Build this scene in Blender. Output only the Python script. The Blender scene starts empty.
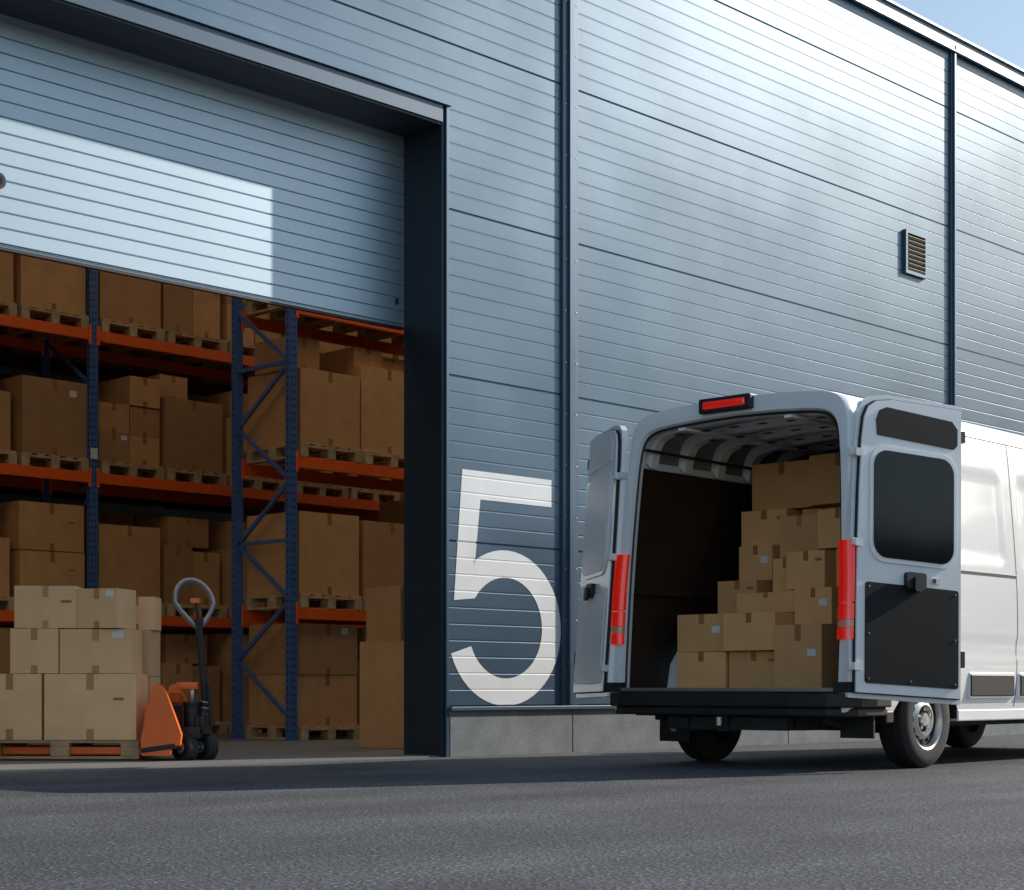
import bpy, bmesh, math, random
from mathutils import Vector, Matrix
random.seed(7)
R=math.radians
scene=bpy.context.scene
C=bpy.data.collections.new("scene_objects"); scene.collection.children.link(C)

# ------------------------------------------------------------ materials
def mat(name, col, rough=0.6, metal=0.0, coat=0.0, spec=0.5, noise=0.0, nscale=8.0, bump=0.0, bscale=60.0,
        trans=0.0, emis=None, rvar=0.0, objrand=0.0):
    m=bpy.data.materials.new(name); m.use_nodes=True
    nt=m.node_tree; b=nt.nodes["Principled BSDF"]
    b.inputs["Base Color"].default_value=(*col,1)
    b.inputs["Roughness"].default_value=rough
    b.inputs["Metallic"].default_value=metal
    b.inputs["Coat Weight"].default_value=coat
    b.inputs["Coat Roughness"].default_value=0.05
    b.inputs["Specular IOR Level"].default_value=spec
    b.inputs["Transmission Weight"].default_value=trans
    tc=nt.nodes.new("ShaderNodeTexCoord")
    if noise>0 or objrand>0:
        n=nt.nodes.new("ShaderNodeTexNoise"); n.inputs["Scale"].default_value=nscale
        n.inputs["Detail"].default_value=6
        nt.links.new(tc.outputs["Object"],n.inputs["Vector"])
        mr=nt.nodes.new("ShaderNodeMapRange")
        mr.inputs["From Min"].default_value=0.3; mr.inputs["From Max"].default_value=0.7
        mr.inputs["To Min"].default_value=1-noise; mr.inputs["To Max"].default_value=1+noise
        nt.links.new(n.outputs["Fac"],mr.inputs["Value"])
        val=mr.outputs["Result"]
        if objrand>0:
            oi=nt.nodes.new("ShaderNodeObjectInfo")
            mr2=nt.nodes.new("ShaderNodeMapRange")
            mr2.inputs["To Min"].default_value=1-objrand; mr2.inputs["To Max"].default_value=1+objrand
            nt.links.new(oi.outputs["Random"],mr2.inputs["Value"])
            mu=nt.nodes.new("ShaderNodeMath"); mu.operation='MULTIPLY'
            nt.links.new(val,mu.inputs[0]); nt.links.new(mr2.outputs["Result"],mu.inputs[1]); val=mu.outputs[0]
        vm=nt.nodes.new("ShaderNodeVectorMath"); vm.operation='SCALE'
        vm.inputs[0].default_value=col
        nt.links.new(val,vm.inputs["Scale"])
        nt.links.new(vm.outputs["Vector"],b.inputs["Base Color"])
        if rvar>0:
            mr3=nt.nodes.new("ShaderNodeMapRange")
            mr3.inputs["From Min"].default_value=0.3; mr3.inputs["From Max"].default_value=0.7
            mr3.inputs["To Min"].default_value=max(0.02,rough-rvar); mr3.inputs["To Max"].default_value=rough+rvar
            nt.links.new(n.outputs["Fac"],mr3.inputs["Value"])
            nt.links.new(mr3.outputs["Result"],b.inputs["Roughness"])
    if bump>0:
        n2=nt.nodes.new("ShaderNodeTexNoise"); n2.inputs["Scale"].default_value=bscale; n2.inputs["Detail"].default_value=4
        nt.links.new(tc.outputs["Object"],n2.inputs["Vector"])
        bp=nt.nodes.new("ShaderNodeBump"); bp.inputs["Strength"].default_value=bump; bp.inputs["Distance"].default_value=0.01
        nt.links.new(n2.outputs["Fac"],bp.inputs["Height"]); nt.links.new(bp.outputs["Normal"],b.inputs["Normal"])
    if emis:
        b.inputs["Emission Color"].default_value=(*emis[:3],1); b.inputs["Emission Strength"].default_value=emis[3]
    return m

M_wall=mat("wall_panel_paint",(0.082,0.140,0.205),rough=0.36,metal=0.5,noise=0.06,nscale=0.7,rvar=0.04)
M_trim=mat("wall_trim_paint",(0.080,0.120,0.170),rough=0.4,metal=0.4,noise=0.04,nscale=2)
M_frame=mat("door_frame_paint",(0.020,0.031,0.046),rough=0.45,metal=0.2)
M_shut=mat("shutter_paint",(0.39,0.49,0.58),rough=0.47,metal=0.72,noise=0.03,nscale=1.2)
M_conc=mat("plinth_concrete",(0.20,0.22,0.235),rough=0.85,noise=0.18,nscale=5,bump=0.3,bscale=40)
M_floor=mat("floor_concrete",(0.20,0.20,0.20),rough=0.5,noise=0.12,nscale=2)
M_in=mat("interior_wall",(0.12,0.125,0.14),rough=0.8,noise=0.05)
M_num=mat("number_paint",(0.82,0.84,0.86),rough=0.5,noise=0.05,nscale=3)
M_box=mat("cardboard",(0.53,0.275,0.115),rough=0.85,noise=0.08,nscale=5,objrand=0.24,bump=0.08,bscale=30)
M_box_lit=mat("cardboard_lit_pallet",(0.84,0.56,0.30),rough=0.85,noise=0.06,nscale=5,objrand=0.09,bump=0.08,bscale=30)  # lightened cardboard copy, stands in for daylight on the pallet boxes
M_box_lit_van=mat("cardboard_lit_van",(0.76,0.40,0.165),rough=0.85,noise=0.06,nscale=5,objrand=0.15,bump=0.08,bscale=30)  # brighter cardboard copy, light on the van load put into the colour
M_boxd=mat("cardboard_edge",(0.17,0.10,0.05),rough=0.9)
M_tape=mat("packing_tape",(0.50,0.26,0.10),rough=0.25)
M_tapev=mat("packing_tape_brown",(0.38,0.17,0.055),rough=0.25)
M_taper=mat("printed_mark",(0.50,0.12,0.04),rough=0.5)
M_label=mat("paper_label",(0.74,0.74,0.71),rough=0.6)
M_wood=mat("pallet_wood",(0.55,0.38,0.21),rough=0.85,noise=0.2,nscale=9,objrand=0.12,bump=0.2,bscale=30)
M_orange=mat("rack_beam_orange",(0.92,0.13,0.012),rough=0.4,noise=0.05)
M_blue=mat("rack_upright_blue",(0.06,0.14,0.36),rough=0.4,noise=0.06)
M_hole=mat("dark_hole",(0.008,0.008,0.01),rough=0.8)
M_jack=mat("jack_orange",(0.90,0.16,0.02),rough=0.35,coat=0.3,noise=0.06,nscale=6)
M_hand=mat("handle_grey",(0.30,0.30,0.31),rough=0.3,metal=0.6)
M_blk=mat("black_plastic",(0.014,0.014,0.016),rough=0.5,bump=0.1,bscale=200)
M_blkp=mat("black_panel",(0.008,0.010,0.013),rough=0.5,spec=0.18)
M_rub=mat("tyre_rubber",(0.022,0.022,0.023),rough=0.8,noise=0.2,nscale=10)
M_white=mat("van_paint",(0.90,0.91,0.92),rough=0.32,coat=0.8,noise=0.010,nscale=2)
M_whitei=mat("van_inner_paint",(0.84,0.85,0.85),rough=0.42)
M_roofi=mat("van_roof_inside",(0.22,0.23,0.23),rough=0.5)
M_seam=mat("panel_gap",(0.02,0.02,0.022),rough=0.7)
M_glass=mat("dark_glass",(0.006,0.008,0.010),rough=0.08,spec=0.3)
M_red=mat("red_lens",(0.65,0.010,0.006),rough=0.12,coat=1.0,emis=(0.9,0.02,0.008,0.30))
M_clear=mat("clear_lens",(0.85,0.34,0.22),rough=0.12,coat=1.0)
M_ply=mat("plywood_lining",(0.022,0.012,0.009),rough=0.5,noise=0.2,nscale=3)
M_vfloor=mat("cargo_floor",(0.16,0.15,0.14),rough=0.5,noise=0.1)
M_steel=mat("bare_steel",(0.5,0.5,0.5),rough=0.3,metal=0.9)
M_alloy=mat("wheel_silver",(0.60,0.61,0.63),rough=0.3,metal=0.7)
M_under=mat("underbody",(0.020,0.020,0.022),rough=0.7)
M_vent=mat("vent_slats",(0.42,0.38,0.30),rough=0.5,metal=0.2)
M_leaf=mat("added_tree_leaves",(0.035,0.055,0.025),rough=0.8,noise=0.35,nscale=0.6)
M_bark=mat("added_tree_bark",(0.08,0.06,0.045),rough=0.9)

# asphalt
M_asph=bpy.data.materials.new("asphalt"); M_asph.use_nodes=True
nt=M_asph.node_tree; b=nt.nodes["Principled BSDF"]; b.inputs["Roughness"].default_value=0.78
b.inputs["Specular IOR Level"].default_value=0.45
tc=nt.nodes.new("ShaderNodeTexCoord")
def nz(scale,detail=5,vec=None):
    n=nt.nodes.new("ShaderNodeTexNoise"); n.inputs["Scale"].default_value=scale; n.inputs["Detail"].default_value=detail
    nt.links.new(vec or tc.outputs["Object"],n.inputs["Vector"]); return n.outputs["Fac"]
def rmp(v,a,b_,c,d):
    m=nt.nodes.new("ShaderNodeMapRange"); m.inputs["From Min"].default_value=a; m.inputs["From Max"].default_value=b_
    m.inputs["To Min"].default_value=c; m.inputs["To Max"].default_value=d; nt.links.new(v,m.inputs["Value"]); return m.outputs["Result"]
def mul(a,b_):
    m=nt.nodes.new("ShaderNodeMath"); m.operation='MULTIPLY'; nt.links.new(a,m.inputs[0]); nt.links.new(b_,m.inputs[1]); return m.outputs[0]
fine=nz(75,3); med=nz(1.4,8); big=nz(0.3,5); sp=nz(42,1); vo=nz(14,3)
mp=nt.nodes.new("ShaderNodeMapping"); mp.inputs["Scale"].default_value=(0.12,1.6,1.0); nt.links.new(tc.outputs["Object"],mp.inputs["Vector"])
trk=nz(1.0,4,mp.outputs["Vector"])
v=mul(mul(mul(rmp(fine,0.3,0.7,0.25,1.75),rmp(med,0.3,0.7,0.84,1.16)),mul(rmp(big,0.35,0.65,0.86,1.14),rmp(sp,0.58,0.68,1.0,2.2))),mul(rmp(vo,0.3,0.7,0.86,1.14),rmp(trk,0.35,0.65,0.80,1.18)))
vm=nt.nodes.new("ShaderNodeVectorMath"); vm.operation='SCALE'; vm.inputs[0].default_value=(0.076,0.080,0.087)
nt.links.new(v,vm.inputs["Scale"]); nt.links.new(vm.outputs["Vector"],b.inputs["Base Color"])
hsum=nt.nodes.new("ShaderNodeMath"); hsum.operation='ADD'; nt.links.new(fine,hsum.inputs[0]); nt.links.new(sp,hsum.inputs[1])
bp=nt.nodes.new("ShaderNodeBump"); bp.inputs["Strength"].default_value=0.8; bp.inputs["Distance"].default_value=0.010
nt.links.new(hsum.outputs[0],bp.inputs["Height"]); nt.links.new(bp.outputs["Normal"],b.inputs["Normal"])

# translucent roof sheet, unseen, added to brighten the interior
M_roof_fill=bpy.data.materials.new("added_fill_sheet"); M_roof_fill.use_nodes=True
nt=M_roof_fill.node_tree; nt.nodes.remove(nt.nodes["Principled BSDF"])
t=nt.nodes.new("ShaderNodeBsdfTranslucent"); t.inputs["Color"].default_value=(0.95,0.80,0.60,1)
nt.links.new(t.outputs[0],nt.nodes["Material Output"].inputs[0])

# ------------------------------------------------------------ mesh builder
class MB:
    def __init__(s): s.v=[]; s.f=[]; s.m=[]; s.mats=[]; s.M=Matrix.Identity(4)
    def mi(s,m):
        if m not in s.mats: s.mats.append(m)
        return s.mats.index(m)
    def add(s,vs,fs,m):
        o=len(s.v); s.v+= [s.M@Vector(p) for p in vs]; i=s.mi(m)
        for f in fs: s.f.append([o+k for k in f]); s.m.append(i)
    def box(s,a,b,m,T=None):
        x0,y0,z0=a; x1,y1,z1=b
        vs=[(x0,y0,z0),(x1,y0,z0),(x1,y1,z0),(x0,y1,z0),(x0,y0,z1),(x1,y0,z1),(x1,y1,z1),(x0,y1,z1)]
        if T is not None: vs=[tuple(T@Vector(p)) for p in vs]
        s.add(vs,[(0,3,2,1),(4,5,6,7),(0,1,5,4),(1,2,6,5),(2,3,7,6),(3,0,4,7)],m)
    def bar(s,p0,p1,w,h,m,up=(0,0,1)):
        p0=Vector(p0);p1=Vector(p1);d=(p1-p0);L=d.length;d.normalize()
        u=Vector(up)
        if abs(d.dot(u))>0.98: u=Vector((0,1,0))
        sx=d.cross(u).normalized(); uz=sx.cross(d).normalized()
        vs=[]
        for t in (0,L):
            for a,b_ in ((-1,-1),(1,-1),(1,1),(-1,1)):
                vs.append(tuple(p0+d*t+sx*a*w/2+uz*b_*h/2))
        s.add(vs,[(0,1,2,3),(7,6,5,4),(0,4,5,1),(1,5,6,2),(2,6,7,3),(3,7,4,0)],m)
    def cyl(s,p0,p1,r,m,n=20,r2=None,cap=True):
        p0=Vector(p0);p1=Vector(p1);d=(p1-p0).normalized(); r2=r if r2 is None else r2
        u=Vector((0,0,1)) if abs(d.z)<0.9 else Vector((1,0,0))
        a=d.cross(u).normalized(); b_=d.cross(a)
        vs=[];
        for k in range(n):
            t=2*math.pi*k/n; o=a*math.cos(t)+b_*math.sin(t)
            vs.append(tuple(p0+o*r)); vs.append(tuple(p1+o*r2))
        fs=[(2*k,2*((k+1)%n),2*((k+1)%n)+1,2*k+1) for k in range(n)]
        if cap: fs+= [tuple(2*k for k in range(n))[::-1],tuple(2*k+1 for k in range(n))]
        s.add(vs,fs,m)
    def tube(s,pts,r,m,n=10):
        for a,b_ in zip(pts[:-1],pts[1:]): s.cyl(a,b_,r,m,n)
    def prism(s,pts,y0,y1,m,m2=None):
        n=len(pts)
        vs=[(p[0],y0,p[1]) for p in pts]+[(p[0],y1,p[1]) for p in pts]
        s.add(vs,[tuple(range(n)),tuple(range(n,2*n))[::-1]],m)
        s.add(vs,[(k,n+k,n+(k+1)%n,(k+1)%n) for k in range(n)],m2 or m)
    def ring(s,A,B,m):
        n=len(A); s.add(list(A)+list(B),[(k,(k+1)%n,n+(k+1)%n,n+k) for k in range(n)],m)
    def obj(s,name,parent=None,bevel=0,smooth=False,loc=None,rot=None,seg=2,angle=35,recalc=True):
        me=bpy.data.meshes.new(name); me.from_pydata([tuple(p) for p in s.v],[],s.f)
        for m in s.mats: me.materials.append(m)
        me.polygons.foreach_set("material_index",s.m)
        if recalc:
            bm=bmesh.new(); bm.from_mesh(me); bmesh.ops.recalc_face_normals(bm,faces=bm.faces); bm.to_mesh(me); bm.free()
        if smooth:
            me.polygons.foreach_set("use_smooth",[True]*len(me.polygons))
        o=bpy.data.objects.new(name,me); C.objects.link(o)
        if bevel>0:
            md=o.modifiers.new("bevel","BEVEL"); md.width=bevel; md.segments=seg; md.limit_method='ANGLE'; md.angle_limit=R(40)
        if smooth:
            md=o.modifiers.new("es","EDGE_SPLIT"); md.split_angle=R(angle)
        if parent: o.parent=parent
        if loc: o.location=loc
        if rot: o.rotation_euler=rot
        return o
def empty(name,loc=(0,0,0),rot=(0,0,0)):
    e=bpy.data.objects.new(name,None); e.location=loc; e.rotation_euler=rot; e.empty_display_size=0.2; C.objects.link(e); return e
def rrect(x0,z0,x1,z1,r,n=6):
    pts=[]
    for cx,cz,a in ((x1-r,z0+r,-90),(x1-r,z1-r,0),(x0+r,z1-r,90),(x0+r,z0+r,180)):
        for k in range(n+1):
            t=R(a+90*k/n); pts.append((cx+r*math.cos(t),cz+r*math.sin(t)))
    return pts

# ------------------------------------------------------------ ground
g=MB(); g.add([(-300,-300,0),(400,-300,0),(400,400,0),(-300,400,0)],[(0,1,2,3)],M_asph)
g.obj("asphalt_ground")

# ------------------------------------------------------------ building
B=empty("warehouse_building")
Z0=0.41; MOD=1.353; NR=10; TOP=7.92
JX=9.80; JL=4.6; DH=5.12
def prof(z0,z1):
    P=[]
    nlev=int((z1-Z0)/ (MOD/NR))+2
    for i in range(-1,nlev):
        zc=Z0+i*MOD/NR
        if i%NR==0: w,d=0.010,0.012
        else: w,d=0.008,0.0027
        for dz,y in ((-w,0),(-w*0.45,d),(w*0.45,d),(w,0)):
            P.append((zc+dz,y))
    def yat(z):
        for a,b_ in zip(P[:-1],P[1:]):
            if a[0]<=z<=b_[0]:
                return a[1]+(b_[1]-a[1])*(z-a[0])/(b_[0]-a[0]+1e-9)
        return 0
    out=[(z0,yat(z0))]+[p for p in P if z0<p[0]<z1]+[(z1,yat(z1))]
    return out,yat
def ribbed(mb,x0,x1,z0,z1,m,y=0,th=0.14):
    pr,_=prof(z0,z1)
    n=len(pr)
    vs=[(x0,y+p[1],p[0]) for p in pr]+[(x1,y+p[1],p[0]) for p in pr]
    mb.add(vs,[(k,n+k,n+k+1,k+1) for k in range(n-1)],m)
    mb.box((x0,y+0.02,z0),(x1,y+th,z1),m)
w=MB()
ribbed(w,-8,JL-0.08,Z0,TOP,M_wall)
ribbed(w,JL-0.08,JX+0.05,DH+0.15,TOP,M_wall)
ribbed(w,JX+0.05,11.36,Z0,TOP,M_wall)
ribbed(w,11.37,17.88,Z0,TOP,M_wall)
x=17.90
while x<36: ribbed(w,x,x+6.5,Z0,TOP,M_wall); x+=6.52
w.obj("wall_panels",B,recalc=False)
XE=x
t=MB()
for xc,wd in ((11.365,0.20),(17.89,0.10),(24.41,0.1),(30.93,0.1),(1.5,0.1)):
    t.box((xc-wd/2,-0.025,Z0+0.002),(xc+wd/2,0.03,TOP-0.02),M_trim)
    t.box((xc-wd*0.18,-0.05,Z0+0.004),(xc+wd*0.18,-0.02,TOP-0.022),M_wall)
t.box((-8.05,-0.05,TOP-0.08),(XE+0.05,0.25,TOP+0.06),M_trim)
t.box((-8.05,-0.08,TOP+0.06),(XE+0.05,0.27,TOP+0.085),M_shut)
t.box((-8.05,-0.065,TOP-0.10),(XE+0.05,-0.03,TOP-0.08),M_shut)
t.box((JX+0.06,-0.085,Z0-0.035),(XE,0.03,Z0-0.004),M_trim)
t.box((-8,-0.085,Z0-0.035),(JL-0.1,0.03,Z0-0.004),M_trim)
for xc in (11.365,):
    z=0.7
    while z<7.8:
        for dx in (-0.07,0.07): t.cyl((xc+dx,-0.026,z),(xc+dx,-0.032,z),0.008,M_steel,8)
        z+=0.45
t.obj("wall_trim",B,bevel=0.004)
p=MB()
xs=[JX+0.07,11.36,14.6,17.89,21.2,24.4,27.7,31,34,XE]
for a,b_ in zip(xs[:-1],xs[1:]): p.box((a+0.004,-0.05,-0.05),(b_-0.004,0.14,Z0-0.036),M_conc)
p.box((-8,-0.05,-0.05),(JL-0.1,0.14,Z0-0.036),M_conc)
p.obj("concrete_plinth",B,bevel=0.006)
d=MB()
d.box((JX,-0.03,0),(JX+0.06,0.425,DH+0.16),M_frame)
d.box((JL-0.085,-0.03,0),(JL,0.425,DH+0.16),M_frame)
d.box((JL,-0.029,DH),(JX,0.50,DH+0.16),M_frame)
d.obj("door_frame",B,bevel=0.004)
d=MB()
d.box((JL-0.10,-0.07,DH+0.16),(JX+0.08,0.0,DH+0.18),M_wall)
d.box((JL-0.09,-0.045,DH+0.02),(JX+0.001,-0.031,DH+0.158),M_trim)
d.box((JX+0.035,-0.05,0.0),(JX+0.065,-0.031,DH+0.158),M_wall)
d.obj("door_frame_cover",B,bevel=0.003)
# shutter
s=MB(); zz=3.56; YS=0.42
sp_=0.1075
while zz<DH+0.15:
    z1=zz+sp_
    pts=[(zz,0.010),(zz+0.005,0.010),(zz+0.012,0.0),(z1-0.003,0.0),(z1,0.010)]
    n=len(pts)
    s.add([(JL,YS+q[1],q[0]) for q in pts]+[(JX-0.001,YS+q[1],q[0]) for q in pts],[(k,n+k,n+k+1,k+1) for k in range(n-1)],M_shut)
    zz=z1
s.box((JL,YS+0.015,3.545),(JX-0.001,YS+0.05,DH+0.2),M_shut)
s.box((JL,YS+0.004,3.525),(JX-0.001,YS+0.045,3.545),M_blk)
pts=rrect(6.02,3.93,6.14,4.04,0.05); s.prism(pts,YS-0.015,YS+0.01,M_blk)
s.prism(rrect(6.045,3.955,6.115,4.015,0.03),YS-0.018,YS-0.012,M_blkp)
s.box((9.70,YS-0.02,3.72),(9.72,YS+0.005,3.77),M_frame)
s.obj("roller_shutter_door",B,recalc=False)
# vent
v=MB()
v.box((16.87,-0.015,5.15),(17.27,0.01,5.59),M_frame)
v.box((16.88,-0.020,5.16),(17.26,-0.014,5.58),M_hole)
for i in range(8):
    z=5.165+i*0.050
    T=Matrix.Translation((17.07,-0.026,z+0.018))@Matrix.Rotation(R(-35),4,'X')
    v.box((-0.185,-0.020,-0.003),(0.185,0.020,0.003),M_vent,T)
for a,b_ in (((16.85,-0.038,5.13),(16.885,-0.002,5.61)),((17.255,-0.038,5.13),(17.29,-0.002,5.61)),((16.885,-0.038,5.575),(17.255,-0.002,5.61)),((16.885,-0.038,5.13),(17.255,-0.002,5.165))):
    v.box(a,b_,M_wall)
v.obj("wall_vent",B)
def arc(cx,cz,a,b_,t0,t1,n=40):
    return [(cx+a*math.cos(R(t0+(t1-t0)*k/n)),cz+b_*math.sin(R(t0+(t1-t0)*k/n))) for k in range(n+1)]
cx,cz=10.575,1.065
poly=[(10.06,2.36),(11.14,2.36),(11.14,2.125),(10.27,2.125),(10.205,1.585)]+arc(cx,cz,.685,.655,124,-160)+arc(cx,cz,.445,.425,-158,146)+[(9.965,1.28)]
bm=bmesh.new(); vs=[bm.verts.new((p_[0],0,p_[1])) for p_ in poly]; bm.faces.new(vs)
bm.normal_update()
bmesh.ops.triangulate(bm,faces=bm.faces[:],ngon_method='EAR_CLIP')
pr,yat=prof(0.2,3.0)
for z_,_y in pr[1:-1]:
    bmesh.ops.bisect_plane(bm,geom=bm.verts[:]+bm.edges[:]+bm.faces[:],plane_co=(0,0,z_),plane_no=(0,0,1),dist=1e-5)
for q in bm.verts: q.co.y=yat(q.co.z)-0.0025
for q in bm.verts:
    if q.co.z<Z0+0.004: q.co.z=Z0+0.004
bm.normal_update()
me=bpy.data.meshes.new("number_5"); bm.to_mesh(me); bm.free(); me.materials.append(M_num)
o=bpy.data.objects.new("number_5",me); C.objects.link(o); o.parent=B
# interior shell
q=MB()
q.box((-8,0.14,-0.02),(XE,16,0.012),M_floor)
q.box((JL,-0.0,-0.02),(JX,0.14,0.011),M_floor)
q.obj("warehouse_floor",B)
q=MB()
q.box((-8,16,0),(XE,16.2,TOP),M_in)
q.box((-8,0.14,0),(-7.8,16,TOP),M_in); q.box((XE-0.2,0.14,0),(XE,16,TOP),M_in)
q.obj("interior_walls",B)
q=MB(); sk=MB()
strips=[(0.4,3.6)]
ycur=0.14
for a,b_ in strips:
    q.box((-8,ycur,TOP-0.12),(XE,a,TOP),M_in); sk.add([(-8,a,TOP-0.03),(XE,a,TOP-0.03),(XE,b_,TOP-0.03),(-8,b_,TOP-0.03)],[(0,1,2,3)],M_roof_fill); ycur=b_
q.box((-8,ycur,TOP-0.12),(XE,16.2,TOP),M_in)
q.obj("roof_deck",B)
sk.obj("added_roof_fill",B)  # added strip over the door bay, fills racks and boxes with light

# ------------------------------------------------------------ boxes / pallets
def cbox(cx,cy,z,sx,sy,sz,rot=0.0,label=None,parent=None,name="cardboard_box",rnd=random,mt=None,tape='y'):
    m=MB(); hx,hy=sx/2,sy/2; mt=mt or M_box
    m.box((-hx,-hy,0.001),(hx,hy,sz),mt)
    e=0.0012; TP=M_tapev if mt is M_box_lit_van or mt is M_box else M_tape
    tw=min(0.028,min(sx,sy)*0.07); dr=min(0.12,sz*0.26)
    if tape=='x':
        m.box((-hx-e,-tw,sz-dr),(-hx+0.002,tw,sz+e*0.5),TP); m.box((hx-0.002,-tw,sz-dr),(hx+e,tw,sz+e*0.5),TP)
        m.box((-hx+.002,-tw,sz-0.002),(hx-.002,tw,sz+e),TP)
    else:
        m.box((-tw,-hy-e,sz-dr),(tw,-hy+0.002,sz+e*0.5),TP); m.box((-tw,hy-0.002,sz-dr),(tw,hy+e,sz+e*0.5),TP)
        m.box((-tw,-hy+.002,sz-0.002),(tw,hy-.002,sz+e),TP)
        m.box((-tw,-hy-e,0.001),(tw,-hy+0.002,dr*0.7),TP)
    if label=='y':
        m.box((hx*0.45,-hy-0.001,sz*0.80),(hx*0.45+min(.09,hx*.4),-hy+0.001,sz*0.80+min(0.07,sz*.15)),M_label)
    if label=='m':
        m.box((hx*0.5,-hy-0.001,sz*0.60),(hx*0.5+min(.08,hx*.4),-hy+0.001,sz*0.60+0.022),M_taper)
    if label=='x':
        m.box((-hx-0.001,-hy*0.85,sz*0.72),(-hx+0.001,-hy*0.85+0.06,sz*0.72+0.022),M_taper)
    if label=='w':
        m.box((-hx-0.001,-hy*0.75,sz*0.50),(-hx+0.001,-hy*0.75+0.07,sz*0.50+0.05),M_label)
    return m.obj(name,parent,bevel=0.006,loc=(cx,cy,z),rot=(0,0,rot))
def pallet(cx,cy,z,L=1.2,W=0.8,rot=0.0):
    m=MB(); hx,hy=L/2,W/2
    for i in range(5):
        y=-hy+0.065+i*(W-0.13)/4; wd=0.06 if i%2==0 else 0.045
        m.box((-hx,y-wd,0.122),(hx,y+wd,0.144),M_wood)
    for xx in (-hx+0.07,0,hx-0.07):
        m.box((xx-0.07,-hy,0.1),(xx+0.07,hy,0.1215),M_wood)
        for y in (-hy+0.05,0,hy-0.05): m.box((xx-0.07,y-0.05,0.0225),(xx+0.07,y+0.05,0.0995),M_wood)
    for y in (-hy+0.05,0,hy-0.05): m.box((-hx,y-0.05,0.0),(hx,y+0.05,0.022),M_wood)
    return m.obj("wooden_pallet",loc=(cx,cy,z),rot=(0,0,rot),bevel=0.003,seg=1)

def rack(name,xs,y0,y1,levels,ztop):
    e=empty(name)
    m=MB()
    for i,x in enumerate(xs):
        for y in (y0,y1):
            m.box((x-0.05,y-0.035,0.013),(x+0.05,y+0.035,ztop),M_blue)
            m.box((x-0.075,y-0.06,0.012),(x+0.075,y+0.06,0.02),M_blue)
            z=0.1
            if y==y0:
                while z<ztop-0.1:
                    for dx in (-0.02,0.02): m.box((x+dx-0.007,y-0.0362,z),(x+dx+0.007,y-0.034,z+0.025),M_hole)
                    z+=0.075
            z=0.1
            while z<ztop-0.1:
                m.box((x-0.0512,y-0.009,z),(x-0.049,y+0.009,z+0.022),M_hole); z+=0.075
        z=0.25; k=0
        while z+0.55<ztop:
            a,b_=(y0+0.035,y1-0.035) if k%2==0 else (y1-0.035,y0+0.035)
            m.bar((x,a,z),(x,b_,z+0.6),0.04,0.03,M_blue,up=(1,0,0)); z+=0.62; k+=1
            if k%3==0: m.bar((x,y0+0.03,z-0.01),(x,y1-0.03,z-0.01),0.04,0.03,M_blue,up=(1,0,0))
    m.obj("uprights",e)
    m=MB()
    for a,b_ in zip(xs[:-1],xs[1:]):
        for z in levels:
            for y in (y0,y1):
                m.box((a+0.052,y-0.025,z-0.12),(b_-0.052,y+0.025,z),M_orange)
                for xx in (a+0.052,b_-0.052): m.box((xx-0.02,y-0.042,z-0.17),(xx+0.02,y-0.026,z+0.05),M_orange)
    m.obj("beams",e,bevel=0.003,seg=1)
    m=MB()
    for a,b_ in zip(xs[:-1],xs[1:]):
        for z in levels[:2]: m.box((b_-0.048,y0-0.038,z+0.15),(b_+0.045,y0-0.0365,z+0.27),M_label)
    m.obj("rack_labels",e)
    return e
def stack(cx,cy,z,W,D,H,rnd,style=None):
    pallet(cx,cy,z,L=D,W=W,rot=R(90))
    z+=0.146; st=style if style is not None else rnd.choice([0,0,1,2,3])
    def jit(a=0.02): return rnd.uniform(-a,a)
    lab=lambda: rnd.choice([None,None,None,'y','m'])
    if st==0:
        h=H*rnd.uniform(0.66,0.80); cbox(cx+jit(),cy+jit(),z,W-0.02,D*0.9,h,jit(.02),label=lab())
        h2=H-h-0.02
        if h2>0.2 and rnd.random()<0.55:
            cbox(cx-W/4,cy,z+h,W/2-0.02,D*0.6,h2*0.95,jit(.03))
            if rnd.random()<0.6: cbox(cx+W/4,cy+jit(.05),z+h,W/2-0.03,D*0.55,h2*rnd.uniform(.7,.95),jit(.03))
    elif st==1:
        h=H*0.46
        for k in range(2):
            cbox(cx+jit(),cy+jit(),z+k*h,W-0.03,D*0.85,h-0.004,jit(.02),label=lab())
    elif st==2:
        h=H*rnd.uniform(0.29,0.33)
        for k in range(3):
            for sgn in (-1,1):
                if k==2 and rnd.random()<0.4: continue
                cbox(cx+sgn*W/4+jit(.008),cy-D*0.2+jit(.02),z+k*h,W/2-0.012,D*0.45,h-0.003,jit(.015),label=lab())
                cbox(cx+sgn*W/4+jit(.008),cy+D*0.28,z+k*h,W/2-0.012,D*0.42,h-0.003,jit(.015))
    else:
        h=H*0.6
        cbox(cx-W/4,cy,z,W/2-0.015,D*0.8,h,jit(.01)); cbox(cx+W/4,cy+0.03,z,W/2-0.015,D*0.8,h*rnd.uniform(.9,1),jit(.02),label=lab())
        cbox(cx+jit(.05),cy,z+h,W*0.7,D*0.6,H*0.3,jit(.03))
LV=[1.40,2.98,4.58]
rack("pallet_rack",[5.26,8.06,10.86,13.66,16.46],6.75,7.75,LV,6.2)
rack("pallet_rack",[11.49,14.29,17.09],4.0,4.92,LV,4.95)
rnd=random.Random(11)
for a in (5.26,8.06,10.86,13.66):
    for z in [0.013]+LV:
        for i in range(3):
            cx=a+0.08+0.45+i*0.895
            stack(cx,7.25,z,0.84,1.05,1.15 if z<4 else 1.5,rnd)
            if z<6: cbox(cx,9.15,z+0.02,0.85,0.9,1.35 if z<4 else 1.7,0)
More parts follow.
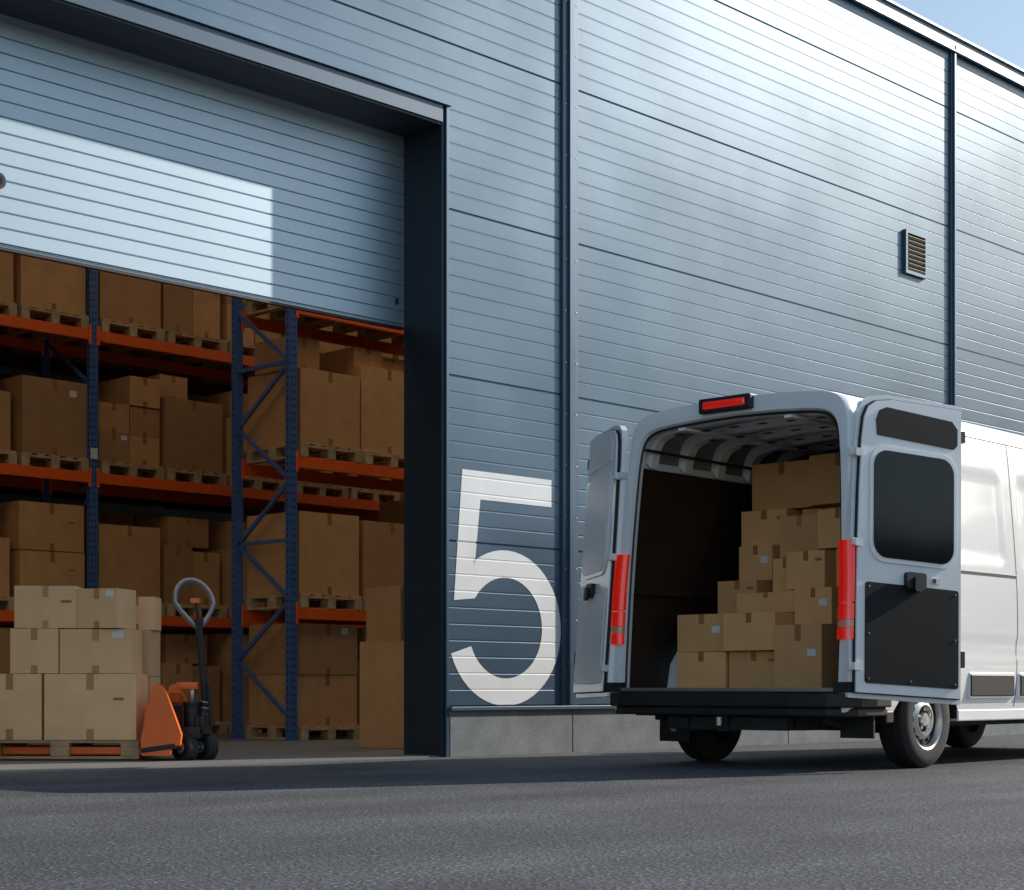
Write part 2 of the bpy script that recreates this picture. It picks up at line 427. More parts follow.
for a in (11.49,):
    for z in [0.013]+LV:
        for i in range(3):
            cx=a+0.08+0.45+i*0.895
            stack(cx,4.47,z,0.84,1.0,1.18 if z<4 else 1.4,rnd,style=(0 if i<2 and z>0.5 else None))
cbox(10.93,1.62,0.013,0.62,0.6,0.97,R(4)); cbox(10.99,1.66,0.985,0.60,0.5,0.5,R(-3),label='m')

# pallet on jack
ang=R(-46)
org=Vector((7.54,0.906,0))
u=Vector((math.cos(ang),math.sin(ang),0)); dd=Vector((-math.sin(ang),math.cos(ang),0))
def L2W(a,b_): q_=org+u*a+dd*b_; return q_.x,q_.y
x_,y_=L2W(-0.6,0.4); pallet(x_,y_,0.022,1.2,0.8,ang)
zb=0.167
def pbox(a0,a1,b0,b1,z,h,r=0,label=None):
    x_,y_=L2W((a0+a1)/2,(b0+b1)/2); cbox(x_,y_,z,a1-a0,b1-b0,h,ang+r,label=label,mt=M_box_lit)
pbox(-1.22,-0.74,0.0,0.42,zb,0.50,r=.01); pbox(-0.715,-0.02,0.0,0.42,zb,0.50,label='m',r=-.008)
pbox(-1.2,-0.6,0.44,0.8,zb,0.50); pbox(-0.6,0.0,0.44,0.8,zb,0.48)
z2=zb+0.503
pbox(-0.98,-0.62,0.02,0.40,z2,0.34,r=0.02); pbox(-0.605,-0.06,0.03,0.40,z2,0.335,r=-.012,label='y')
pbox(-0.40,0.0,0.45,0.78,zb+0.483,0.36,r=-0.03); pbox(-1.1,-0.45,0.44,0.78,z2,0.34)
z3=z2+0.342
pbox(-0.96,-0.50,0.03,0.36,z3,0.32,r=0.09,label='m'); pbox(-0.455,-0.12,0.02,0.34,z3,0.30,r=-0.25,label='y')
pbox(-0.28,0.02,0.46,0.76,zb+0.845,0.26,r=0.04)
jx,jy=L2W(-0.03,-0.24)
J=empty("pallet_jack",(jx,jy,0),(0,0,ang-R(3))); J.scale=(1.06,1.06,1.06)
m=MB()
for b0 in (0.14,0.50):
    m.box((-0.98,b0+.10,0.052),(0.10,b0+0.22,0.108),M_jack)
    m.cyl((-0.92,b0+0.12,0.05),(-0.92,b0+0.20,0.05),0.038,M_blk)
hp=[(0.06,0.05),(0.26,0.05),(0.27,0.12),(0.33,0.12),(0.34,0.20),(0.24,0.48),(0.20,0.545),(0.17,0.56),(0.14,0.545),(0.12,0.48),(0.05,0.16)]
m.prism(hp,0.14,0.19,M_jack); m.prism(hp,0.61,0.66,M_jack)
m.box((0.06,0.19,0.06),(0.12,0.61,0.40),M_jack); m.box((0.13,0.19,0.42),(0.215,0.61,0.50),M_jack)
m.box((0.17,0.195,0.06),(0.24,0.605,0.41),M_blk)
m.bar((0.30,0.165,0.12),(0.05,0.165,0.085),0.06,0.04,M_blk)
m.obj("fork_frame",J,bevel=0.010)
m=MB()
m.cyl((0.36,0.40,0.16),(0.36,0.40,0.42),0.062,M_blk,24); m.cyl((0.36,0.40,0.42),(0.36,0.40,0.56),0.028,M_steel)
m.cyl((0.36,0.40,0.40),(0.36,0.40,0.43),0.070,M_blk,24)
m.box((0.27,0.29,0.17),(0.44,0.51,0.25),M_blk); m.box((0.26,0.33,0.52),(0.41,0.47,0.57),M_jack)
m.cyl((0.45,0.40,0.2),(0.45,0.40,0.38),0.038,M_blk); m.cyl((0.45,0.33,0.22),(0.45,0.33,0.33),0.025,M_blk)
tp=[Vector((0.45,0.40,0.46))+Vector((0.035*math.cos(a*.9),0.035*math.sin(a*.9),-0.006*a)) for a in range(0,22)]
m.tube(tp,0.006,M_steel,6)
m.obj("hydraulic_pump",J,bevel=0.006,smooth=True)
m=MB()
for b0 in (-0.135,0.045):
    m.cyl((0,b0,0.10),(0,b0+0.09,0.10),0.104,M_rub,32)
    m.cyl((0,b0-0.004,0.10),(0,b0+0.094,0.10),0.068,M_blkp,24)
    m.cyl((0,b0-0.008,0.10),(0,b0+0.098,0.10),0.046,M_alloy,20)
    m.cyl((0,b0-0.011,0.10),(0,b0+0.101,0.10),0.022,M_blk,14)
m.cyl((0,-0.15,0.10),(0,0.15,0.10),0.016,M_steel,12)
m.obj("steer_wheels",J,bevel=0.008,smooth=True,loc=(0.38,0.40,0.004),rot=(0,0,R(-38)))
m=MB()
A=Vector((0.47,0.40,0.24)); Bt=Vector((0.405,0.40,0.97))
m.box((0.40,0.33,0.2),(0.49,0.47,0.33),M_blk)
m.cyl(A,Bt,0.026,M_blk,14)
m.cyl(A+Vector((0.05,-0.05,0.02)),A+Vector((0.015,-0.05,0.32)),0.016,M_blk,10)
tp=[]
for k in range(41):
    t_=2*math.pi*k/40
    rr=0.118*(1-0.55*max(0,-math.sin(t_)))
    tp.append(Bt+Vector((rr*math.cos(t_)*1.05-0.03*math.sin(t_)-0.03,rr*math.cos(t_)*0.55,0.165+0.17*math.sin(t_))))
m.tube(tp,0.019,M_hand,10)
m.cyl(Bt,Bt+Vector((0,0,0.05)),0.034,M_blk,12)
m.cyl(Bt+Vector((0.0,0,0.03)),Bt+Vector((-.025,0,0.19)),0.012,M_blk,8)
m.box((Bt.x-0.055,Bt.y-0.02,Bt.z+0.17),(Bt.x+0.01,Bt.y+0.02,Bt.z+0.205),M_jack)
m.obj("tiller_handle",J,smooth=True)

# ------------------------------------------------------------ van
YAW=R(1.6)
V=empty("delivery_van",(9.76,-2.90,0),(0,0,YAW))
WX=(1.05,5.08)
half=[(0.985,0.40),(1.005,0.50),(1.020,0.72),(1.025,1.0),(1.020,1.3),(1.0,1.6),(0.975,1.9),(0.950,2.2),(0.938,2.32),(0.922,2.42),(0.885,2.50),(0.80,2.550),(0.6,2.575),(0.3,2.59),(0.0,2.595)]
def resamp(P,n):
    d=[0]
    for a,b_ in zip(P[:-1],P[1:]): d.append(d[-1]+math.dist(a,b_))
    out=[]
    for k in range(n):
        s_=d[-1]*k/(n-1); i=0
        while i<len(d)-2 and d[i+1]<s_: i+=1
        t_=(s_-d[i])/(d[i+1]-d[i]); out.append((P[i][0]+(P[i+1][0]-P[i][0])*t_,P[i][1]+(P[i+1][1]-P[i][1])*t_))
    return out
def smoothp(P,it=2):
    for _ in range(it):
        Q=[P[0]]
        for a,b_ in zip(P[:-1],P[1:]):
            Q+= [(a[0]*.75+b_[0]*.25,a[1]*.75+b_[1]*.25),(a[0]*.25+b_[0]*.75,a[1]*.25+b_[1]*.75)]
        Q.append(P[-1]); P=Q
    return P
NP=72
H=resamp(smoothp(half),NP)
ring0=[(-y,z) for y,z in H]+[(y,z) for y,z in H[::-1]][1:]
def yprof(z):
    for a,b_ in zip(H[:-1],H[1:]):
        if a[1]<=z<=b_[1]: return a[0]+(b_[0]-a[0])*(z-a[1])/(b_[1]-a[1]+1e-9)
    return H[0][0]
def rake(z): return 0.135*max(0,(z-0.5))/2.0
def xr(x,z): return x+rake(z)*max(0,1-x/1.6)
def sm(a,b_,v):
    t_=min(1,max(0,(v-a)/(b_-a))); return t_*t_*(3-2*t_)
def topz(x):
    if x<4.35: return 2.595
    if x<5.25: return 2.595-1.12*((x-4.35)/0.9)**1.15
    if x<5.85: return 1.475-0.30*(x-5.25)/0.6
    return 1.175-0.35*((x-5.85)/0.13)
def arch(x):
    z=0.40
    for cx_ in WX:
        r_=0.42
        if abs(x-cx_)<r_: z=max(z,0.34+math.sqrt(r_*r_-(x-cx_)**2)*0.98)
    return z
def inset(x,z):
    a=0
    for x0,x1 in ((0.42,2.20),(2.46,3.35),(3.6,4.1)):
        a+=sm(x0,x0+0.06,x)*(1-sm(x1-0.06,x1,x))*sm(1.46,1.54,z)*(1-sm(2.08,2.18,z))
    b_=0.012*sm(0.76,0.80,z)*(1-sm(0.90,0.95,z))
    return 0.010*a+ b_
xs_=[0,0.012,0.03,0.06,0.1]+[0.15+0.05*k for k in range(int((5.95-0.15)/0.05)+1)]+[5.98]
m=MB(); rows=[]
for x in xs_:
    row=[]; tz=topz(x); az=arch(x)
    wsc=1.0 if x<4.5 else 1-0.16*((x-4.5)/1.48)**2
    csc=1-0.02*(1-min(1,x/0.06))**2
    for y,z in ring0:
        zz_=z
        sg=-1 if y<0 else 1
        yy=abs(y)
        if z<az: zz_=az; yy=yprof(az)
        else: yy-=inset(x,z)*(1 if abs(y)>0.8 else 0)
        if tz<2.59: zz_=max(az,0.4+(zz_-0.4)*(tz-0.4)/(2.195)) if z>1.2*(tz/2.595) else zz_
        zz_=min(zz_,tz) if tz<2.59 else zz_
        row.append((xr(x,zz_) if x<1.6 else x, sg*yy*wsc*csc, zz_))
    rows.append(row)
n=len(ring0)
def facemat(c):
    x,y,z=c
    if x>4.35 and x<5.3 and abs(y)<0.80 and z>1.42 and z<2.45: return M_glass
    if 4.25<x<5.2 and abs(y)>0.8 and 1.35<z<2.02: return M_glass
    return M_white
for i in range(len(rows)-1):
    A_=rows[i];B_=rows[i+1]
    for k in range(n-1):
        c=Vector(A_[k])+Vector(A_[k+1])+Vector(B_[k])+Vector(B_[k+1]); c/=4
        m.add([A_[k],B_[k],B_[k+1],A_[k+1]],[(0,1,2,3)],facemat(c))
m.add(rows[-1],[tuple(range(n))],M_white)
def weld(o,d_=1e-4):
    bm=bmesh.new(); bm.from_mesh(o.data); bmesh.ops.remove_doubles(bm,verts=bm.verts,dist=d_)
    bmesh.ops.recalc_face_normals(bm,faces=bm.faces); bm.to_mesh(o.data); bm.free()
o=m.obj("body_shell",V,smooth=True,recalc=False); weld(o)
op=[(0.905,0.56),(0.905,0.9),(0.900,1.3),(0.885,1.7),(0.865,2.05),(0.85,2.22),(0.825,2.35),(0.75,2.425),(0.55,2.45),(0.25,2.465),(0.0,2.47)]
OP=resamp(smoothp(op),NP); opr=[(-y,z) for y,z in OP]+[(y,z) for y,z in OP[::-1]][1:]
inn=[(0.935,0.56),(0.935,0.9),(0.93,1.3),(0.925,1.7),(0.90,2.05),(0.885,2.25),(0.85,2.40),(0.77,2.46),(0.5,2.49),(0.25,2.505),(0.0,2.51)]
IN=resamp(smoothp(inn),NP); inr=[(-y,z) for y,z in IN]+[(y,z) for y,z in IN[::-1]][1:]
m=MB()
L0=rows[0]
La=[(xr(-0.004,z),y*1.0+(-0.015 if y>0 else 0.015)*(1 if abs(y)>0.5 else 0),z-(0.015 if z>2.3 else 0)) for (x,y,z) in L0]
L1=[(xr(0.004,z)+0.0,y*1.012,z+(0.012 if z>2.2 else 0)) for y,z in opr]
L2=[(xr(0.03,z),y,z) for y,z in opr]
L2b=[(xr(0.036,z),y*0.982,z-(0.018 if z>2.2 else 0)) for y,z in opr]
L3=[(xr(0.07,z),y*0.985,z-(0.015 if z>2.2 else 0)) for y,z in opr]
L4=[(xr(0.09,z),y,z) for y,z in inr]
for A_,B_,mm in ((L0,La,M_white),(La,L1,M_white),(L1,L2,M_whitei),(L2,L2b,M_blk),(L2b,L3,M_whitei),(L3,L4,M_whitei)):
    for k in range(n-1): m.add([A_[k],A_[k+1],B_[k+1],B_[k]],[(0,1,2,3)],mm)
o=m.obj("rear_frame",V,smooth=True,recalc=False,angle=30); weld(o)
m=MB()
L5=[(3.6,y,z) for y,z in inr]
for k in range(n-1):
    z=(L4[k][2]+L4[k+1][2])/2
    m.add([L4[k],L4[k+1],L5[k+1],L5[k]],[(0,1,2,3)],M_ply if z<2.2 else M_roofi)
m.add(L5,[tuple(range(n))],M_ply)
for sg in (-1,1):
    ya,yb=sorted((sg*0.932,sg*0.74))
    m.prism([(0.58,0.56),(0.62,0.74),(0.74,0.88),(0.9,0.93),(1.1,0.93),(1.26,0.88),(1.38,0.74),(1.42,0.56)],ya,yb,M_whitei)
m.obj("cargo_lining",V,recalc=False)
m=MB()
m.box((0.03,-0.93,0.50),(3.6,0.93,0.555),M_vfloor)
m.box((-0.02,-0.90,0.535),(0.03,0.90,0.562),M_steel)
m.obj("cargo_floor",V,bevel=0.003)
m=MB()
for x in (0.30,0.72,1.14,1.56,1.98,2.40,2.82,3.24):
    pr_=[(y,z) for y,z in inr if z>2.2]
    ia=lambda p_:(p_[0]*0.945,p_[1]-0.055)
    for a,b_ in zip(pr_[:-1],pr_[1:]):
        a2,b2=ia(a),ia(b_)
        X0=x-0.045;X1=x+0.045
        m.add([(X0,a2[0],a2[1]),(X1,a2[0],a2[1]),(X1,b2[0],b2[1]),(X0,b2[0],b2[1])],[(0,1,2,3)],M_whitei)
        m.add([(X0-0.02,a[0],a[1]),(X0,a2[0],a2[1]),(X0,b2[0],b2[1]),(X0-0.02,b_[0],b_[1])],[(0,1,2,3)],M_whitei)
        m.add([(X1+0.02,a[0],a[1]),(X1,a2[0],a2[1]),(X1,b2[0],b2[1]),(X1+0.02,b_[0],b_[1])],[(0,1,2,3)],M_whitei)
    for yy in (-0.6,-0.36,-0.12,0.12,0.36,0.6):
        m.box((x-0.02,yy-0.035,2.418-abs(yy)*0.02),(x+0.02,yy+0.035,2.4225-abs(yy)*0.02),M_blkp)
for y in (-0.45,0.45): m.box((0.12,y-0.03,2.405),(3.5,y+0.03,2.425),M_whitei)
m.tube([(0.15,0.80,2.30),(1.2,0.80,2.29),(3.4,0.80,2.29)],0.012,M_blk,8)
for sg in (-1,1):
    for z,mm in ((1.25,M_ply),(2.18,M_whitei)):
        ya,yb=sorted((sg*0.87,sg*0.93)); m.box((0.15,ya,z),(3.55,yb,z+0.05),mm)
m.obj("roof_ribs",V,smooth=False)
m=MB()
bo=[(-0.09,-0.60),(-0.095,0.60),(-0.07,0.88),(-0.02,1.0),(0.10,1.045),(0.50,1.035),(0.50,0.96),(0.02,0.90),(0.02,-0.90),(0.50,-0.96),(0.50,-1.035),(0.10,-1.045),(-0.02,-1.0),(-0.07,-0.88)]
def hprism(mb,pts,z0,z1,mm):
    k_=len(pts); vs=[(p_[0],p_[1],z0) for p_ in pts]+[(p_[0],p_[1],z1) for p_ in pts]
    mb.add(vs,[tuple(range(k_)),tuple(range(k_,2*k_))[::-1]]+[(k,(k+1)%k_,k_+(k+1)%k_,k_+k) for k in range(k_)],mm)
hprism(m,bo,0.43,0.525,M_blk)
bi=[(x_+0.025 if x_<0 else x_,y_*0.97) for x_,y_ in bo]; hprism(m,bi,0.37,0.429,M_blk)
m.obj("rear_bumper",V,bevel=0.012)
m=MB()
for y0_,y1_ in ((-1.03,-0.90),(0.90,1.03)): m.box((-0.03,y0_,0.53),(0.12,y1_,0.60),M_blk)
for k in range(18):
    y=-0.8+k*0.094; m.box((-0.085,y,0.5255),(0.0,y+0.05,0.529),M_under)
m.box((0.02,-0.5,0.27),(0.12,0.5,0.36),M_under); m.box((-0.02,-0.04,0.26),(0.12,0.04,0.38),M_under)
m.cyl((-0.05,0,0.30),(-0.05,0,0.36),0.025,M_steel)
m.box((-0.01,0.30,0.28),(0.03,0.42,0.35),M_blk); m.bar((0.1,-0.75,0.34),(0.6,-0.75,0.24),0.03,0.03,M_under)
m.box((0.35,-0.98,0.22),(0.37,-0.72,0.40),M_blk); m.box((0.55,0.72,0.16),(0.57,0.98,0.40),M_blk)
m.obj("bumper_fittings",V,bevel=0.006)
m=MB()
m.box((0.1,-0.85,0.36),(5.9,0.85,0.495),M_under)
for y in (-0.5,0.5): m.box((0.15,y-0.04,0.27),(4.6,y+0.04,0.37),M_under)
m.cyl((WX[0],-0.8,0.30),(WX[0],0.8,0.30),0.05,M_under); m.cyl((0.15,0.55,0.28),(1.9,0.55,0.28),0.035,M_steel)
m.cyl((2.0,-0.2,0.33),(2.0,0.2,0.33),0.12,M_under)
for y in (-0.62,0.62): m.bar((0.35,y,0.34),(1.7,y,0.30),0.06,0.03,M_under)
for cx_ in WX:
    for sg in (-1,1):
        pts=arc(cx_,0.34,0.44,0.44,0,180,20)
        ya,yb=sorted((sg*0.60,sg*0.985))
        vs=[(p_[0],ya,p_[1]) for p_ in pts]+[(p_[0],yb,p_[1]) for p_ in pts]; k_=len(pts)
        m.add(vs,[(k,k+1,k_+k+1,k_+k) for k in range(k_-1)],M_under)
        m.box((cx_-0.44,sg*0.60-0.005,0.34),(cx_+0.44,sg*0.60+0.005,0.78),M_under)
m.obj("underbody",V)
m=MB()
for sg in (-1,1):
    for xa,xb in ((0.5,0.60),(1.50,4.6)):
        ya,yb=sorted((sg*0.90,sg*0.99)); m.box((xa,ya,0.32),(xb,yb,0.405),M_blk if xb<1 else M_white)
m.obj("sill_panels",V,bevel=0.01)
def wheel(x,sg):
    e=bpy.data.objects.new("wheel",None); C.objects.link(e); e.parent=V; e.location=(x,sg*0.890,0.34)
    m=MB()
    prof_=[(-0.11,0.20),(-0.115,0.27),(-0.105,0.315),(-0.085,0.335),(-0.045,0.34),(0.045,0.34),(0.085,0.335),(0.105,0.315),(0.115,0.27),(0.11,0.215),(0.10,0.205)]
    N=56; vs=[]
    for k in range(N):
        t_=2*math.pi*k/N
        for (yy_,rr_) in prof_: vs.append((rr_*math.cos(t_),yy_*sg,rr_*math.sin(t_)))
    q_=len(prof_); fs=[(k*q_+i,((k+1)%N)*q_+i,((k+1)%N)*q_+i+1,k*q_+i+1) for k in range(N) for i in range(q_-1)]
    m.add(vs,fs,M_rub)
    for gy in (-0.06,-0.02,0.02,0.06):
        m.cyl((0,gy-0.004,0),(0,gy+0.004,0),0.3412,M_hole,56)
    m.obj("tyre",e,smooth=True)
    m=MB()
    def lathe(pr2,mm,N=48):
        vs=[(rr_*math.cos(2*math.pi*k/N),yy_*sg,rr_*math.sin(2*math.pi*k/N)) for k in range(N) for (yy_,rr_) in pr2]
        q_=len(pr2); m.add(vs,[(k*q_+i,((k+1)%N)*q_+i,((k+1)%N)*q_+i+1,k*q_+i+1) for k in range(N) for i in range(q_-1)],mm)
    lathe([(0.095,0.218),(0.108,0.212),(0.10,0.20),(0.07,0.192),(0.045,0.185),(0.05,0.16),(0.085,0.12),(0.088,0.10),(0.06,0.085),(0.06,0.05),(0.09,0.045),(0.095,0.001)],M_alloy)
    lathe([(-0.1,0.21),(-0.05,0.19),(0.02,0.18),(0.03,0.001)],M_under)
    for k in range(12):
        t_=2*math.pi*k/12; cx_,cz_=0.148*math.cos(t_),0.148*math.sin(t_)
        m.cyl((cx_,0.05*sg,cz_),(cx_,0.072*sg,cz_),0.019,M_hole,12)
    for k in range(5):
        t_=2*math.pi*k/5+.3; cx_,cz_=0.07*math.cos(t_),0.07*math.sin(t_)
        m.cyl((cx_,0.055*sg,cz_),(cx_,0.085*sg,cz_),0.013,M_steel,6)
    m.obj("rim",e,smooth=True)
for x in WX:
    for sg in (-1,1): wheel(x,sg)
def sidestrip(mb,x0,x1,z0,z1,off,mm,sg=-1,nz_=6):
    vs=[]
    for k in range(nz_+1):
        z=z0+(z1-z0)*k/nz_
        xa,xb=xr(x0,z),xr(x1,z); y=(yprof(z)+off)*sg
        y-= sg*(inset((xa+xb)/2,z) if (x1-x0)<0.05 else 0)
        vs.append((xa,y,z)); vs.append((xb,y,z))
    mb.add(vs,[(2*k,2*k+1,2*k+3,2*k+2) for k in range(nz_)],mm)
m=MB()
for sg in (-1,1):
    ys=lambda z,o_:(yprof(z)+o_)*sg
    for xa,xb in ((1.62,2.30),(2.40,3.45),(3.5,4.5)):
        z0_,z1_=0.50,0.66
        ya,yb=sorted((ys(0.58,-0.02),ys(0.58,0.022)))
        m.box((xa,ya,z0_),(xb,yb,z1_),M_blk)
        ya,yb=sorted((ys(0.58,-0.02),ys(0.58,0.014)))
        m.box((xa-0.012,ya,z0_-0.015),(xb+0.012,yb,z1_+0.015),M_whitei)
m.obj("rub_strips",V,bevel=0.008)
m=MB()
for sg in (-1,1):
    for x in (2.36,3.48,4.3):
        sidestrip(m,x-0.004,x+0.004,0.42,2.42,0.0015,M_seam,sg,60)
    sidestrip(m,0.9,2.36,1.385,1.405,0.003,M_seam,sg,2)
    sidestrip(m,0.9,2.36,1.405,1.411,0.006,M_whitei,sg,2)
    sidestrip(m,0.25,4.3,2.40,2.407,0.003,M_seam,sg,1)
m.obj("panel_gaps",V,recalc=False)
def tail(sg):
    m=MB()
    segs=[(0.88,0.96,M_red),(0.96,1.01,M_clear),(1.01,1.12,M_red),(1.125,1.54,M_red)]
    def loop(z):
        yo=yprof(z)
        raw=[(0.10,yo+0.002),(0.085,yo+0.014),(0.02,yo+0.016),(-0.022,yo-0.004),(-0.034,yo-0.03),(-0.034,yo-0.095),(-0.02,yo-0.115),(0.01,yo-0.115)]
        return [(xr(x_,z),sg*y_,z) for x_,y_ in raw]
    for z0_,z1_,mm in segs:
        K=max(2,int((z1_-z0_)/0.05)); prev=loop(z0_+0.001)
        m.add(prev,[tuple(range(8))],mm)
        for k in range(1,K+1):
            cur=loop(z0_+0.001+(z1_-z0_-0.004)*k/K); m.ring(prev,cur,mm); prev=cur
        m.add(prev,[tuple(range(8))],mm)
    m.obj("tail_light",V,smooth=True,angle=40)
tail(-1); tail(1)
m=MB(); zt=2.545
m.box((0.085,-0.16,zt-0.045),(0.28,0.28,zt+0.06),M_blk)
m.box((0.075,-0.12,zt-0.02),(0.10,0.24,zt+0.035),M_red)
m.obj("high_brake_light",V,bevel=0.014)
m=MB()
for sg in (-1,1):
    ya,yb=sorted((sg*1.02,sg*1.25)); m.box((4.75,ya,1.35),(4.87,yb,1.75),M_blk)
m.box((5.93,-0.7,0.45),(6.02,0.7,0.72),M_blk)
for sg in (-1,1):
    ya,yb=sorted((sg*0.55,sg*0.84)); m.box((5.86,ya,0.85),(5.985,yb,1.06),M_clear)
m.obj("mirrors_and_front_trim",V,bevel=0.02)
def van_door(sg,angle,name):
    m=MB(); Wd=0.985
    s_=1 if sg<0 else -1
    PM=M_blkp if sg<0 else M_whitei
    def P(pts,ya,yb,mm,mm2=None):
        a,b_=sorted((ya*s_,yb*s_)); m.prism(pts,a,b_,mm,mm2)
    out=[(0.0,0.50),(Wd,0.50),(Wd,2.56),(0.32,2.55),(0.17,2.525),(0.10,2.48),(0.062,2.40),(0.04,2.25),(0.02,1.9),(0.005,1.45),(0.0,1.1)]
    P(out,0.0,0.045,M_white)
    def shrink(k):
        cx_,cz_=0.50,1.5
        return [(cx_+(p_[0]-cx_)*(1-k/0.5),cz_+(p_[1]-cz_)*(1-k/1.0)) for p_ in out]
    P(shrink(0.03),-0.022,-0.001,M_seam)
    P(shrink(0.036),-0.035,-0.0225,M_white)
    o=m.obj("door_skin",None,bevel=0.008)
    m=MB()
    f=-0.0355
    P(rrect(0.135,1.41,0.90,2.19,0.13),f-0.012,f,M_white)
    P(rrect(0.165,1.44,0.87,2.16,0.11),f-0.018,f-0.0125,M_glass if sg<0 else M_whitei)
    P([(0.20,2.26),(0.88,2.24),(0.91,2.27),(0.91,2.38),(0.86,2.43),(0.28,2.455),(0.22,2.43),(0.19,2.36)],f-0.008,f,PM)
    P(rrect(0.105,0.60,0.925,1.27,0.02,3),f-0.007,f,PM)
    o2=m.obj("door_panels",None,bevel=0.004)
    m=MB()
    P(rrect(0.44,1.25,0.61,1.36,0.02,3),f-0.035,f,M_blk)
    P(rrect(0.49,1.23,0.56,1.33,0.02,3),f-0.06,f-0.035,M_blk)
    P(rrect(0.68,1.30,0.76,1.34,0.01,3),f-0.006,f,M_label)
    P(rrect(0.69,1.305,0.72,1.335,0.004,2),f-0.008,f-0.006,M_seam)
    for px_ in (0.135,0.50,0.895):
        for z in (0.63,0.93,1.24):
            if px_==0.50 and z!=0.63: continue
            P([(px_+0.007*math.cos(R(a)),z+0.007*math.sin(R(a))) for a in range(0,360,45)],f-0.011,f-0.007,M_steel)
    for z in (0.68,1.5,2.1):
        P(rrect(0.01,z,0.075,z+0.05,0.008,3),-0.050,-0.0,M_whitei)
    P(rrect(Wd-0.03,0.75,Wd+0.006,0.86,0.005,3),-0.035,0.03,M_blk)
    P(rrect(Wd-0.03,2.3,Wd+0.006,2.38,0.005,3),-0.035,0.03,M_blk)
    P(rrect(0.16,1.40,0.88,2.15,0.1),0.045,0.049,M_glass)
    P(rrect(0.70,1.0,0.88,1.06,0.02,3),0.045,0.075,M_blk)
    o3=m.obj("door_fittings",None,bevel=0.003)
    e=bpy.data.objects.new(name,None); C.objects.link(e); e.parent=V
    hy=sg*1.035
    tilt=math.atan(0.135/2.0)
    e.matrix_local=Matrix.Translation((-0.065,hy,0.0))@Matrix.Rotation(sg*0.033,4,'X')@Matrix.Rotation(tilt,4,'Y')@Matrix.Rotation(angle,4,'Z')
    for q_ in (o,o2,o3): q_.parent=e
van_door(-1,R(-16.5)-YAW,"rear_door_right")
van_door(1,R(55)-YAW,"rear_door_left")
m=MB()
for sg in (-1,1):
    for z in (0.68,1.5,2.1):
        y=yprof(z)*sg; m.box((xr(-0.05,z),min(y,y+sg*0.02),z),(xr(0.12,z),max(y,y+sg*0.02),z+0.05),M_whitei)
m.obj("door_hinges",V,bevel=0.006)

# cargo boxes
FZ=0.557
lr=random.Random(5)
def vb(xf,ya,yb,z0,z1,dp=0.34,r=0.0):
    cbox(xf+dp/2-0.04,(ya+yb)/2,FZ+z0+0.001,dp,abs(yb-ya)-0.008,z1-z0-0.004,r+lr.uniform(-.02,.02),label=lr.choice(['x','w',None,None]),mt=M_box_lit_van,tape='x')
vb(10.28,-2.55,-2.10,0,.27,.36,.03); vb(10.30,-3.02,-2.57,0,.27,.36,-.02); vb(10.20,-3.44,-3.04,0,.45,.38)
vb(10.30,-2.53,-2.09,.27,.55,.34,.05); vb(10.24,-3.04,-2.56,.27,.545,.36,-.03)
vb(10.46,-3.03,-2.52,.548,.70,.28,.03)
vb(10.42,-3.40,-3.06,.45,.715,.30,-.08)
for ya,yb in ((-2.50,-2.09),(-2.93,-2.52),(-3.45,-2.96)): vb(10.72,ya,yb,0,.56,.36)
vb(10.70,-2.52,-2.16,.56,.815,.34,.05)
vb(10.80,-2.82,-2.60,.70,.97,.26,.0); vb(10.74,-2.92,-2.56,.56,.70,.34,0)
vb(10.60,-3.22,-2.87,.72,.995,.32,-.09); vb(10.70,-3.46,-2.95,.56,.718,.34); vb(10.64,-3.52,-3.26,.72,1.0,.3,.03)
for ya,yb in ((-2.55,-2.09),(-3.0,-2.57),(-3.46,-3.02)): vb(11.10,ya,yb,0,.82,.40)
vb(10.96,-2.50,-2.17,.82,1.095,.32,-.04)
vb(10.88,-2.93,-2.60,.975,1.29,.28,.10); vb(11.10,-3.0,-2.56,.82,.97,.4)
vb(10.80,-3.36,-3.0,1.02,1.31,.30,-.05); vb(11.10,-3.46,-3.02,.82,1.30,.4)
vb(11.08,-2.52,-2.10,1.098,1.375,.38,.06); vb(11.24,-2.95,-2.56,.97,1.375,.38)
vb(11.18,-2.68,-2.13,1.38,1.745,.44,.05); vb(11.10,-3.26,-2.72,1.38,1.76,.44,-.05); vb(11.2,-3.5,-3.02,1.30,1.378,.4)
for ya,yb in ((-2.6,-2.12),(-3.1,-2.62),(-3.55,-3.12)):
    vb(11.7,ya,yb,0,.7,.5); vb(11.7,ya,yb,.7,1.3,.5)

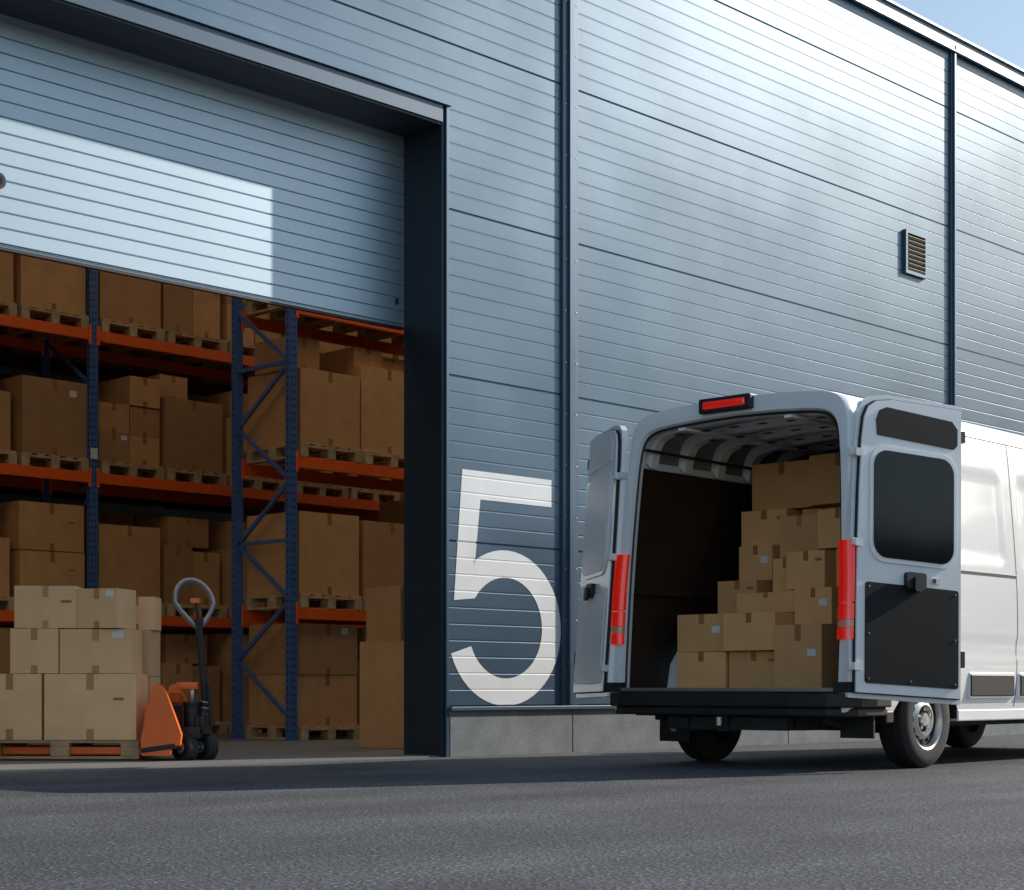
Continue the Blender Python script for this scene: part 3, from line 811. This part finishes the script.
# ------------------------------------------------------------ unseen tree row, added for the wall panels to reflect
tr=MB(); rt=random.Random(3)
for i in range(46):
    a=R(-88+i*1.95); dist=62+rt.uniform(-4,4)
    px_,py_=8+dist*math.cos(a),dist*math.sin(a)
    hgt=rt.uniform(9,14)
    tr.cyl((px_,py_,0),(px_,py_,hgt*0.6),0.22,M_bark,8,0.08)
    for k in range(320):
        th=rt.uniform(0,6.28); ph=rt.uniform(-1,1); rr_=rt.uniform(0.5,1)**0.5
        w_=2.9*rr_*math.sqrt(1-ph*ph)
        cx_=px_+w_*math.cos(th); cy_=py_+w_*math.sin(th); cz_=hgt*0.54+hgt*0.46*ph*rr_
        s1=rt.uniform(.35,.75); a1=Vector((rt.uniform(-1,1),rt.uniform(-1,1),rt.uniform(-1,1))).normalized()*s1
        a2=a1.cross(Vector((rt.uniform(-1,1),rt.uniform(-1,1),rt.uniform(-1,1)))).normalized()*s1
        c_=Vector((cx_,cy_,cz_)); tr.add([c_-a1,c_-a2,c_+a1,c_+a2],[(0,1,2,3)],M_leaf)
tr.obj("added_reflection_trees",recalc=False)

# ------------------------------------------------------------ light
sd=Vector((1.36,-0.45,0.71)).normalized()
el=math.asin(sd.z); az=math.atan2(sd.x,sd.y)
L=bpy.data.lights.new("sun","SUN"); L.energy=5.0; L.angle=R(0.5); L.color=(1.0,0.92,0.80)
so=bpy.data.objects.new("sun",L); C.objects.link(so); so.rotation_euler=(-sd).to_track_quat('-Z','Y').to_euler()
W=bpy.data.worlds.new("World"); scene.world=W; W.use_nodes=True
nt=W.node_tree; bg=nt.nodes["Background"]; bg.inputs["Strength"].default_value=0.15
st=nt.nodes.new("ShaderNodeTexSky"); st.sky_type='NISHITA'; st.sun_disc=False; st.sun_elevation=el; st.sun_rotation=az
st.air_density=1.3; st.dust_density=1.0; st.ozone_density=1.6
nt.links.new(st.outputs[0],bg.inputs["Color"])
# ------------------------------------------------------------ camera
cd=bpy.data.cameras.new("camera"); cd.lens=1750/1024*36; cd.sensor_width=36; cd.shift_y=(688-445)/1024; cd.clip_end=2000
co=bpy.data.objects.new("camera",cd); C.objects.link(co); co.location=(0,-10.285,0.56); co.rotation_euler=(R(90),0,R(-46))
scene.camera=co
scene.view_settings.view_transform='Standard'; scene.view_settings.look='None'; scene.view_settings.exposure=0
